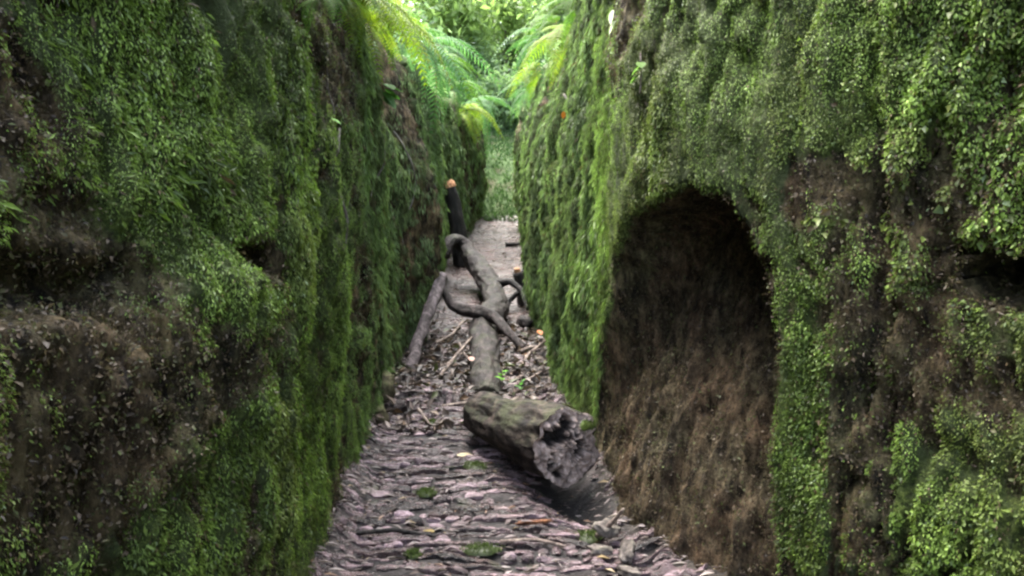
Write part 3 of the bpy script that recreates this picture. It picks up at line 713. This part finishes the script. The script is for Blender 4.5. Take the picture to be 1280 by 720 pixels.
# stump at the foot of the other wall
root = empty('broken_stump', (.12, 8., .2)); tag(root, 'short dark root stump with an orange break at the foot of the wall', 'stump')
wood('stem', [(.15, 8.0, .18), (.12, 8., .40), (.06, 7.98, .58)], [.10, .085, .07], M_dark, parent=root, ns=16, step=.03, amp=.03, seed=731, freq=14)
wood('snapped_top', [(.06, 7.98, .575), (.05, 7.97, .62)], [.05, .03], M_snap, parent=root, ns=12, step=.012, amp=.03, seed=732, freq=30)
wood('root', [(.14, 7.95, .36), (.06, 7.85, .38), (-.02, 7.8, .31), (-.06, 7.7, .22)], [.035, .03, .026, .02], M_dark, parent=root, ns=10, step=.03, amp=.02, seed=733, freq=14)

# twigs and sticks, each its own thing
TW = [([(-.58, 5.25, .06), (-.47, 5.6, .16), (-.33, 6.1, .26)], .016, 'pale straight twig propped on the litter heap beside the fallen trunk'),
      ([(-.42, 5.95, .24), (-.38, 5.85, .18), (-.30, 5.75, .12)], .010, 'short pale twig crossing the propped twig by the trunk'),
      ([(-.60, 4.72, .07), (-.55, 4.62, .05), (-.50, 4.50, .035)], .010, 'small pale twig lying at the near edge of the litter heap'),
      ([(-.74, 5.05, .05), (-.5, 5.10, .10), (-.3, 5.02, .07)], .022, 'bent brown stick across the path just behind the log'),
      ([(-.10, 11.4, .60), (.08, 11.4, .61), (.22, 11.35, .60)], .035, 'dark bar lying across the far path beyond the fallen trunk'),  # dark bar across the far path
      ([(.04, 5.7, .07), (.14, 5.9, .17), (.27, 6.05, .24)], .016, 'mossy crooked stick between the fallen trunk and the wall'),
      ([(.02, 5.35, .05), (.14, 5.4, .10), (.28, 5.5, .15)], .014, 'thin brown stick behind the log beneath the mossy wall'),
      ([(-.70, 3.05, .03), (-.5, 3.08, .035), (-.32, 3.03, .03)], .009, 'thin dark twig lying across the near path'),
      ([(-.05, 2.98, .03), (.1, 3.0, .03), (.22, 2.94, .03)], .009, 'thin twig on the near path below the rotten log'),
      ([(.36, 3.05, .02), (.42, 2.98, .12), (.45, 2.92, .20)], .012, 'short grey twig sticking up from the bark scraps below the hollow'),
      ([(-.62, 6.05, .22), (-.5, 6.2, .26), (-.42, 6.45, .33)], .013, 'brown twig on the earth heap under the side branch')]
for i, (p, r, lab) in enumerate(TW):
    p = [list(q) for q in p]
    wood('twig', p, [r, r * .95, r * .6], M_twig if i not in (4, 7) else M_dark, lab, 'twig', ns=9, step=.02, amp=r * .5, seed=800 + i, freq=25)

for i in range(16):
    y = random.uniform(4.7, 6.9); xl = float(np.interp(y, [p[0] for p in LP], [p[1] for p in LP])) + .08; xr = float(np.interp(y, [p[0] for p in RP], [p[1] for p in RP])) - .06
    x = random.uniform(xl, xr); a_ = random.uniform(-1.2, 1.2); L = random.uniform(.12, .34)
    z = float(path_z(np.array(x), np.array(y))) + .012; dx, dy = math.cos(a_) * L / 2, math.sin(a_) * L / 2
    r = random.uniform(.006, .014)
    o = wood('twig', [(x - dx, y - dy, z), (x + random.uniform(-.03, .03), y + random.uniform(-.03, .03), z + .03), (x + dx, y + dy, z + random.uniform(.01, .10))], [r, r, r * .6], M_twig if i % 3 else M_dark,
             'short broken twig among the litter around the fallen trunk', 'twig', ns=8, step=.02, amp=r * .5, seed=900 + i, freq=25)[0]
    o['group'] = 'broken twigs in the litter heap'

def wall_x(w, y, z):
    V = w[2]; d2 = (V[..., 1] - y) ** 2 + (V[..., 2] - z) ** 2 + 100 * (np.arange(V.shape[1])[None, :] > w[7]); return float(V[np.unravel_index(np.argmin(d2), d2.shape)][0])
for i, (sd_, y, z, L) in enumerate([(-1, 3.1, 2.05, .5), (-1, 3.5, 1.75, .6), (-1, 4.3, 2.1, .7), (-1, 5.0, 1.9, .8), (-1, 5.9, 2.2, .9), (-1, 6.45, 2.0, 1.), (1, 4.5, 2.0, .7), (1, 5.2, 2.1, .8)]):
    pts = []
    for k in range(7):
        zz = z - L * k / 6; yy = y + .05 * math.sin(i * 2.1 + k * 1.1) + .03 * k * (-1) ** i
        pts.append((wall_x(wl if sd_ < 0 else wr, yy, zz) - sd_ * (.02 + .012 * math.sin(k * 1.7 + i)), yy, zz))
    r = .004 + .0025 * (i % 3)
    o = wood('hanging_root', pts, [r] * 5 + [r * .7, r * .4], M_treebark, 'thin root hanging down the ' + ('dark mossy wall' if sd_ < 0 else 'bright mossy wall'), 'root', ns=7, step=.02, amp=r * .5, seed=950 + i, freq=25)[0]
    o['group'] = 'roots hanging down the ' + ('dark wall' if sd_ < 0 else 'bright wall')

# bark scraps at the foot of the hollow
def slab(name, loc, size, rot, mat, label, cat, seed, amp=.25):
    bx, by, bz = size; nu, nv = 22, 14
    th = np.linspace(0, 2 * np.pi, nu, endpoint=False); ph = np.linspace(.02, np.pi - .02, nv)
    TH, PH = np.meshgrid(th, ph, indexing='ij')
    D = np.stack([np.cos(TH) * np.sin(PH), np.sin(TH) * np.sin(PH), np.cos(PH)], 2)
    D = np.sign(D) * np.abs(D) ** .7
    k = 1 + amp * fbm(D[..., 0] * 2.2, D[..., 1] * 2.2, D[..., 2] * 2.2, seed, 4) * 1.6
    V = (D * k[..., None]).reshape(-1, 3) * np.array([bx, by, bz])
    F = [(i * nv + j, ((i + 1) % nu) * nv + j, ((i + 1) % nu) * nv + j + 1, i * nv + j + 1) for i in range(nu) for j in range(nv - 1)]
    F.append(tuple(i * nv for i in range(nu))[::-1]); F.append(tuple(i * nv + nv - 1 for i in range(nu)))
    o = mesh_obj(name, V, F, mat); o.location = loc; o.rotation_euler = rot
    return tag(o, label, cat)
for i, (l, s, r_, lab) in enumerate([
    ((.40, 3.02, .07), (.055, .035, .022), (.4, .2, .6), 'tilted grey bark scrap, uppermost of those below the hollow'),
    ((.46, 2.86, .05), (.05, .03, .02), (.1, -.5, 1.3), 'squarish bark scrap leaning on the wall foot below the hollow'),
    ((.36, 2.90, .035), (.045, .03, .018), (-.2, .1, .2), 'flat bark scrap lying on the path edge below the hollow'),
    ((.44, 2.72, .035), (.05, .022, .018), (.1, .2, 2.2), 'narrow bark scrap at the bottom of the path edge'),
    ((.10, 3.17, .03), (.075, .012, .007), (0, 0, .12), 'reddish strip of bark on the path under the log end')]):
    slab('bark_scrap', l, s, r_, M_treebark if i < 4 else M_rust, lab, 'bark', 850 + i, .4)
slab('boulder', (-.90, 4.95, .12), (.11, .12, .15), (.1, .1, .4), M_boulder, 'olive mossy boulder at the foot of the dark wall', 'boulder', 870)
slab('boulder', (-.92, 4.62, .05), (.10, .14, .10), (.0, .2, .9), M_boulder, 'low mossy boulder in front of the taller one at the wall foot', 'boulder', 871)
slab('stone', (-.76, 4.80, .06), (.075, .05, .035), (.1, .0, .2), M_stick, 'pale flat stone at the edge of the path by the boulders', 'stone', 872)
slab('stone', (-.20, 4.75, .05), (.10, .06, .03), (.0, .1, .1), M_stick, 'broad flat slab of wood-grey stone beside the log stub', 'stone', 873)
slab('stone', (.14, 6.9, .24), (.08, .10, .05), (.0, .1, .4), M_stick, 'pale stone between the fallen trunk and the wall', 'stone', 874)

# moss tufts growing on the path
for i, (x, y, rx, ry, lab) in enumerate([(-.19, 3.86, .07, .05, 'bright moss tuft on the path beside the log shadow'), (-.41, 3.47, .045, .04, 'small dark moss tuft in the middle of the path'),
                                         (.33, 3.07, .06, .05, 'moss tuft at the path edge under the log end'), (-.40, 2.90, .03, .03, 'tiny yellowish moss tuft on the near path'),
                                         (-.13, 2.93, .08, .04, 'wide pale moss patch on the near path'), (-.50, 4.60, .06, .04, 'olive moss tuft on the litter heap left of the log')]):
    v_, f_, c_ = tuft_mesh(340, rx, ry, .022, (.035, .05, .014), (.10, .14, .035))
    o = mesh_obj('moss_tuft', v_, f_, M_moss, smooth=False, colors=c_); o.location = (x, y, float(path_z(x, y)) + .026)
    tag(o, lab, 'moss')

# ------------------------------------------------------------------ leaves of note
def broad_leaf(L, W, cup=.15, n=9, lobes=0.):
    V, F = [], []
    for i in range(n):
        t = i / (n - 1); w = W * .5 * math.sin(math.pi * min(1, t * .93 + .05)) ** .75
        z = -cup * L * t * t
        V += [(-w, L * t, z + cup * w), (0, L * t, z - .0), (w, L * t, z + cup * w)]
    for i in range(n - 1):
        a = i * 3; F += [(a, a + 1, a + 4, a + 3), (a + 1, a + 2, a + 5, a + 4)]
    return V, F
def single_leaf(name, loc, L, W, rot, c, label, cat='leaf', mat=None):
    V, F = broad_leaf(L, W)
    cc = np.array(c) * (.85 + .3 * rng.random((len(V), 1)))
    o = mesh_obj(name, V, F, mat or M_fern, colors=cc); o.location = loc; o.rotation_euler = rot
    return tag(o, label, cat)
single_leaf('dead_leaf', (.325, 4.86, 1.95), .045, .03, (R(-70), 0, R(20)), (.36, .12, .02), 'orange dead leaf caught on the mossy wall below the ferns', mat=M_litter)
single_leaf('dead_leaf', (.235, 6.0, .30), .07, .05, (R(30), 0, R(20)), (.36, .13, .04), 'orange dead leaf lying against the wall foot behind the log', mat=M_litter)
single_leaf('dead_leaf', (-.30, 3.98, .035), .10, .05, (0, R(8), R(-80)), (.27, .22, .11), 'pale yellow dead leaf on the path beside the log', mat=M_litter)
single_leaf('dead_leaf', (-.30, 5.55, .19), .06, .05, (R(30), 0, R(10)), (.24, .11, .07), 'reddish dead leaf beside the trunk by the propped twig', mat=M_litter)
single_leaf('dead_leaf', (-.33, 3.05, .04), .06, .035, (0, R(8), R(60)), (.18, .13, .04), 'small yellow dead leaf on the near path', mat=M_litter)
single_leaf('wall_leaf', (-.68, 2.9, 1.745), .05, .03, (R(-20), 0, R(-110)), (.12, .30, .03), 'single bright green leaf on the dark mossy wall')
single_leaf('wall_leaf', (.43, 3.35, 2.23), .06, .045, (R(-70), 0, R(60)), (.50, .52, .50), 'upper pale grey leaf on the dark top of the wall above the hollow')
single_leaf('wall_leaf', (.44, 3.35, 2.185), .07, .045, (R(-60), R(20), R(80)), (.50, .52, .48), 'lower pale grey leaf on the dark top of the wall above the hollow')

def sprout(loc, n, L, W, c, label, cat='plant', name='seedling', facing=None, tilt=35):
    root = empty(name, loc); tag(root, label, cat)
    for i in range(n):
        V, F = broad_leaf(L * random.uniform(.75, 1.1), W * random.uniform(.8, 1.1))
        cc = np.array(c) * (.8 + .4 * random.random())
        o = mesh_obj('leaf', V, F, M_fern, root, colors=np.tile(cc, (len(V), 1)))
        az = 2 * math.pi * i / n + random.uniform(-.4, .4) if facing is None else facing + random.uniform(-1.1, 1.1)
        o.rotation_euler = (R(tilt + random.uniform(-20, 20)), 0, az); o.location = (0, 0, .03 + .015 * i)
    V, F, _ = tube([(0, 0, -.03), (.004, 0, .04), (0, .004, .05 + .015 * n)], [.004, .0035, .003], ns=6, step=.02)
    mesh_obj('stem', V, F, M_twig, root); return root
sprout((-.07, 4.98, .16), 5, .055, .035, (.14, .36, .03), 'small bright green seedling growing behind the log')
sprout((.06, 4.9, .12), 4, .05, .03, (.08, .20, .05), 'darker green seedling beside the bright one behind the log')
sprout((-.80, 4.88, 2.00), 7, .12, .075, (.06, .14, .03), 'pale broad-leaved plant hanging on the dark wall under the ferns', facing=R(-100), tilt=-25)
sprout((.50, 3.05, 1.88), 5, .05, .04, (.10, .18, .04), 'small leafy plant on the wall above the hollow', facing=R(120), tilt=-20)

# ------------------------------------------------------------------ ferns
def frond_mesh(L, npin, droop, wmax, c0, c1, curl=.15):
    V, F, C = [], [], []
    def rach(t):
        return np.array([curl * L * math.sin(t * 2.4), L * (t - .18 * droop * t ** 3) * .92, L * (.42 * t - droop * .95 * t * t)])
    def addtri(pts, c):
        b = len(V); V.extend(pts); C.extend([c] * len(pts)); return b
    # rachis strip
    prev = None
    for i in range(17):
        t = i / 16; p = rach(t); w = .006 * L / .8 * (1.1 - t)
        b = addtri([p - np.array([w, 0, 0]), p + np.array([0, 0, w]), p + np.array([w, 0, 0])], np.array([.10, .09, .03]))
        if prev is not None: F.extend([(prev, prev + 1, b + 1, b), (prev + 1, prev + 2, b + 2, b + 1)])
        prev = b
    for i in range(npin):
        t = .10 + .90 * i / (npin - 1)
        p = rach(t); tg = rach(min(1, t + .01)) - rach(t - .01); tg /= np.linalg.norm(tg)
        ln = wmax * L * (math.sin(math.pi * (t * .80 + .16)) ** .9) * random.uniform(.85, 1.1) + .01
        for s in (-1, 1):
            sd = np.array([s, 0, 0]) * .93 + tg * .42; sd /= np.linalg.norm(sd)
            upv = np.cross(sd, tg); upv = upv / np.linalg.norm(upv) * (1 if upv[2] > 0 else -1)
            bw = L * .92 / npin * .62
            c = np.array(c0) + (np.array(c1) - np.array(c0)) * random.random()
            rows = []
            for k, (q, ww) in enumerate([(0, .55), (.3, 1.), (.65, .75), (1., .05)]):
                ctr = p + sd * ln * q - np.array([0, 0, 1]) * ln * .38 * q * q + upv * .06 * ln * math.sin(q * 3.1)
                rows.append(addtri([ctr - tg * bw * .5 * ww, ctr + tg * bw * .5 * ww], c * (1 + .15 * q)))
            for k in range(3): F.append((rows[k], rows[k] + 1, rows[k + 1] + 1, rows[k + 1]))
    return V, F, C

def fern_proto(kind, n, L, c0, c1, spread=75):
    root = empty('fern', (0, 0, 0))
    shapes = []
    for q in range(3):
        V, F, C = frond_mesh(L * (.8 + .2 * q), 24, .62 + .25 * q, .15, c0, c1, curl=(-.12, .1, .02)[q])
        shapes.append((V, F, np.array(C)))
    ms = []
    for i in range(n):
        q = i % 3
        if i < 3: o = mesh_obj('frond', shapes[q][0], shapes[q][1], M_fern, root, smooth=False, colors=shapes[q][2]); ms.append(o)
        else: o = ms[q].copy(); col.objects.link(o); o.parent = root
        az = (i / (n - 1) - .5) * 2 * spread + random.uniform(-10, 10)
        o.rotation_euler = (R(random.uniform(-25, 25)), R(random.uniform(-12, 12)), R(az))
        o.location = (0, .01 * i / n, .01 * i)
        s = random.uniform(.7, 1.08); o.scale = (s, s, s)
    return root
GY = ((.08, .14, .010), (.17, .22, .014)); GG = ((.04, .10, .012), (.09, .17, .022)); GB = ((.04, .11, .035), (.09, .18, .06))
protos = {'y': fern_proto('y', 13, .95, *GY), 'g': fern_proto('g', 13, .8, *GG), 'b': fern_proto('b', 13, 1.0, *GB)}
used = set()
def place_fern(k, loc, rz, s, label, group, tilt=0):
    o = protos[k] if k not in used else copy_tree(protos[k])
    used.add(k); o.location = loc; o.rotation_euler = (R(tilt), 0, R(rz)); s *= (.72 if loc[1] < 6 else .76) * (1 if loc[0] < 0 else .80); o.scale = (s, s, s)
    tag(o, label, 'fern', group)
LG = 'ferns along the rim of the dark wall'; RG = 'ferns along the rim of the bright wall'
# local +Y of a fern points where its fronds reach (into the gorge): rz=-90 faces +X, rz=90 faces -X
FL = [('y', (-.93, 4.6, 2.50), -100, .80, 'yellow-green fern drooping over the near end of the dark rim'),
      ('y', (-.97, 5.25, 2.52), -95, 1.0, 'big yellow-green fern with long fronds hanging down the dark wall'),
      ('g', (-1.0, 6.1, 2.72), -100, .75, 'green fern behind the big yellow-green one on the dark rim'),
      ('b', (-1.0, 7.0, 2.74), -95, .8, 'blue-green fern above the bare rib of the dark wall'),
      ('b', (-.98, 8.0, 2.80), -80, 1.15, 'tall blue-green fern arching over the path from the dark rim'),
      ('g', (-.92, 8.9, 2.80), -95, 1.05, 'mid green fern in the tangle beyond the arching blue-green one'),
      ('b', (-.98, 9.5, 2.80), -85, .8, 'pale blue-green fern hanging beside the black broken stem'),
      ('g', (-.85, 10.8, 2.75), -95, 1.1, 'bright green fern low on the dark rim near the far end'),
      ('y', (-.78, 11.8, 2.55), -85, 1.1, 'light green fern hanging lowest at the far end of the dark rim'),
      ('b', (-.75, 13.0, 2.75), -100, 1.2, 'farthest fern on the dark rim, above the last mossy buttress'),
      ('y', (-.88, 4.2, 2.44), -100, .60, 'small yellow-green fern nearest the viewer on the dark rim'),
      ('g', (-.82, 3.75, 2.42), -110, .55, 'small green fern growing from the face of the dark wall below its rim'),
      ('g', (-.72, 2.95, 2.17), -140, .33, 'small green fern sticking out from the top of the dark wall')]
FR = [('g', (.46, 5.1, 2.62), 100, .85, 'green fern at the near end of the bright rim'),
      ('y', (.45, 5.8, 2.52), 95, .95, 'yellow-green fern hanging by the orange leaf on the bright wall'),
      ('g', (.38, 6.6, 2.78), 80, .80, 'green fern beyond the yellow-green one on the bright rim'),
      ('b', (.34, 7.6, 2.85), 100, .85, 'blue-green fern half way along the bright rim'),
      ('y', (.32, 8.7, 2.72), 90, .80, 'yellowish fern hanging low half way along the bright rim'),
      ('g', (.32, 9.9, 2.80), 95, .95, 'green fern towards the far end of the bright rim'),
      ('b', (.34, 11.2, 2.80), 85, 1.0, 'pale fern near the far end of the bright rim'),
      ('g', (.36, 12.6, 2.7), 90, 1.0, 'farthest fern on the bright rim, above the path end')]
for f in FL: place_fern(*f[:5], LG)
for f in FR: place_fern(*f[:5], RG)

# ------------------------------------------------------------------ trees and shrubs beyond
def leafy(name, root, n, ctr, rad, size, c0, c1, seed, hollow=.35):
    k = 26
    cl = rng.normal(0, 1, (k, 3)); cl = unit(cl) * (rng.random((k, 1)) ** .4) * np.array(rad) * .85 + np.array(ctr)
    w = rng.integers(0, k, n)
    P = cl[w] + rng.normal(0, 1, (n, 3)) * np.array(rad) * .26
    D = unit(rng.normal(0, .7, (n, 3)) + np.array([0, 0, -.5])); S = unit(np.cross(D, rng.normal(0, 1, (n, 3)))); Nr = unit(np.cross(S, D))
    L = rng.uniform(.6, 1.3, n) * size
    V, F = leaf_quads(P, D, S, L, L * .45, Nr)
    tc = rng.random(k)[w][:, None] * .6 + rng.random((n, 1)) * .4
    c = (1 - tc) * np.array(c0) + tc * np.array(c1)
    return mesh_obj(name, V, F, M_crown, root, smooth=False, colors=np.repeat(c, 4, 0))

def shrub(x, y, rad, c0, c1, label, seed, n=2600, size=.14, name='shrub', cat='shrub', group='shrubs on the slope beyond the gorge'):
    z = hill_z(x, y) if y > 14.5 else Htop(np.array(float(y)), x).item() + .25; root = empty(name, (x, y, z)); tag(root, label, cat, group)
    leafy('foliage', root, n, (0, 0, rad[2] * .9), rad, size, c0, c1, seed)
    V, F = [], []
    for i in range(4):
        a_ = i * 1.6 + seed; tip = (math.cos(a_) * rad[0] * .5, math.sin(a_) * rad[1] * .5, rad[2] * 1.2)
        v_, f_, _ = tube([(0.03 * math.cos(a_), .03 * math.sin(a_), -.1), (tip[0] * .4, tip[1] * .4, tip[2] * .5), tip], [.035, .025, .01], ns=7, step=.1, amp=.006, seed=seed)
        F += [tuple(q + len(V) for q in f) for f in f_]; V += v_
    mesh_obj('stems', V, F, M_treebark, root)
D0, D1 = (.035, .075, .03), (.085, .16, .06); P0, P1 = (.12, .19, .09), (.25, .34, .18)  # pale pair has distance haze mixed into the leaf colour
shrub(-1.5, 17.3, (.6, .6, .6), D0, D1, 'dark green shrub low on the slope at the left of the gap', 1)
shrub(1.3, 17.4, (.55, .6, .55), D0, D1, 'green shrub low on the slope at the right of the gap', 2)
shrub(-.2, 18.6, (.8, .7, .75), P0, P1, 'pale grey-green shrub in the middle of the gap', 3)
shrub(-1.2, 19.5, (1., .9, 1.0), P0, P1, 'tall pale shrub rising behind the dark one in the gap', 4, 4500)
shrub(1.1, 19.5, (.9, .9, 1.0), P0, P1, 'tall pale shrub rising behind the green one in the gap', 5, 4500)
shrub(0.2, 22., (1.3, 1.0, 1.0), D0, P1, 'wide shrub highest on the slope beneath the tree', 6, 6000, .17)

GR = 'shrubs on the land above the gorge walls'
shrub(-2.1, 8.2, (.8, .9, .55), P0, P1, 'leafy shrub on top of the dark wall behind the yellow-green ferns', 21, 3000, .10, group=GR)
shrub(-2.0, 10.6, (.8, 1., .6), D0, P1, 'darker shrub on top of the dark wall behind the black broken stem', 22, 3000, .11, group=GR)
shrub(-1.9, 13.2, (.8, 1., .6), P0, P1, 'farthest shrub on top of the dark wall', 23, 3000, .12, group=GR)
shrub(1.7, 10.0, (.8, 1., .6), P0, P1, 'shrub on top of the bright wall behind its ferns', 24, 3000, .11, group=GR)
shrub(1.6, 13.0, (.8, 1., .6), D0, P1, 'farthest shrub on top of the bright wall', 25, 3000, .12, group=GR)

def tree(x, y, h, tr, ctr, rad, c0, c1, label, seed, n=6000, lean=.0):
    z = hill_z(x, y); root = empty('tree', (x, y, z)); tag(root, label, 'tree', 'trees beyond the gorge')
    V, F, _ = tube([(0, 0, -.3), (lean * .3, 0, h * .35), (lean * .7, .05, h * .7), (lean, 0, h)], [tr * 1.3, tr, tr * .75, tr * .35], ns=14, step=.15, amp=tr * .3, seed=seed, freq=5)
    V = list(V); F = list(F)
    for i in range(6):
        a_ = i * 2.4 + seed; t = .55 + .07 * i; b0 = np.array([lean * t, 0, h * t])
        tip = np.array(ctr) + np.array([math.cos(a_) * rad[0] * .7, math.sin(a_) * rad[1] * .7, (i % 3 - 1) * rad[2] * .4])
        v_, f_, _ = tube([b0, b0 * .5 + tip * .5 + np.array([0, 0, .15]), tip], [tr * .4, tr * .28, tr * .1], ns=8, step=.2, amp=tr * .08, seed=seed + i)
        F += [tuple(q + len(V) for q in f) for f in f_]; V += v_
    mesh_obj('trunk', V, F, M_treebark, root)
    leafy('crown', root, n, ctr, rad, .22, c0, c1, seed)
Y0, Y1 = (.14, .21, .07), (.29, .38, .15)
tree(-.15, 21.5, 5., .06, (.1, 0, 2.6), (1.3, 1.2, 1.0), Y0, Y1, 'slender grey tree with a light yellow crown in the gap', 11, 2200)
tree(-2.2, 20, 3.6, .10, (.3, 0, 2.6), (1.6, 1.4, 1.5), Y0, Y1, 'leafy tree above the dark rim beyond the gorge', 12, 4000)
tree(2.4, 19.5, 3.6, .10, (-.3, 0, 2.8), (1.7, 1.4, 1.7), D0, Y1, 'leafy tree above the bright rim beyond the gorge', 13)
tree(-1.8, 28, 5., .12, (0, 0, 3.0), (2.4, 2., 1.8), Y0, Y1, 'farthest yellowish tree on the hillside', 14)
tree(2.0, 28, 5.5, .12, (0, 0, 3.4), (3., 2., 2.6), P0, Y1, 'farthest green tree on the hillside', 15, 12000)

# ------------------------------------------------------------------ light, sky, camera
w = bpy.data.worlds.new('World'); scene.world = w; w.use_nodes = True
nt = w.node_tree; bg = nt.nodes['Background']
sky = nt.nodes.new('ShaderNodeTexSky'); sky.sky_type = 'NISHITA'; sky.sun_disc = False
EL, AZ = 62, -32                                   # sun ahead of the viewer and a little to the left
sky.sun_elevation = R(EL); sky.sun_rotation = R(AZ); sky.air_density = 1.; sky.dust_density = 4.; sky.ozone_density = 1.
hs = nt.nodes.new('ShaderNodeHueSaturation'); hs.inputs['Saturation'].default_value = .62   # a white overcast
nt.links.new(sky.outputs[0], hs.inputs['Color']); nt.links.new(hs.outputs[0], bg.inputs['Color']); bg.inputs['Strength'].default_value = .11
sl = bpy.data.lights.new('sun', 'SUN'); sl.energy = 1.5; sl.angle = R(60); sl.color = (1, .96, .90)
so = bpy.data.objects.new('sun', sl); col.objects.link(so)
dv = Vector((math.sin(R(AZ)) * math.cos(R(EL)), math.cos(R(AZ)) * math.cos(R(EL)), math.sin(R(EL))))
so.rotation_euler = dv.to_track_quat('Z', 'Y').to_euler(); so.location = dv * 20

cam = bpy.data.cameras.new('camera'); co = bpy.data.objects.new('camera', cam); col.objects.link(co)
cam.sensor_width = 36; cam.lens = 950 / 1280 * 36; cam.clip_start = .05; cam.clip_end = 1000
co.location = (0, 0, 1.5); co.rotation_euler = (R(90) - math.atan(130 / 950), 0, 0)
scene.camera = co
scene.view_settings.view_transform = 'Standard'; scene.view_settings.look = 'None'; scene.view_settings.gamma = 1
scene.view_settings.use_curve_mapping = False
scene.view_settings.exposure = 3.75
scene.render.engine = 'CYCLES'
cy = scene.cycles
cy.max_bounces = 8; cy.diffuse_bounces = 5; cy.transmission_bounces = 4; cy.glossy_bounces = 2
cy.use_denoising = True
try: cy.denoiser = 'OPENIMAGEDENOISE'
except Exception: pass
cy.filter_width = 2.4
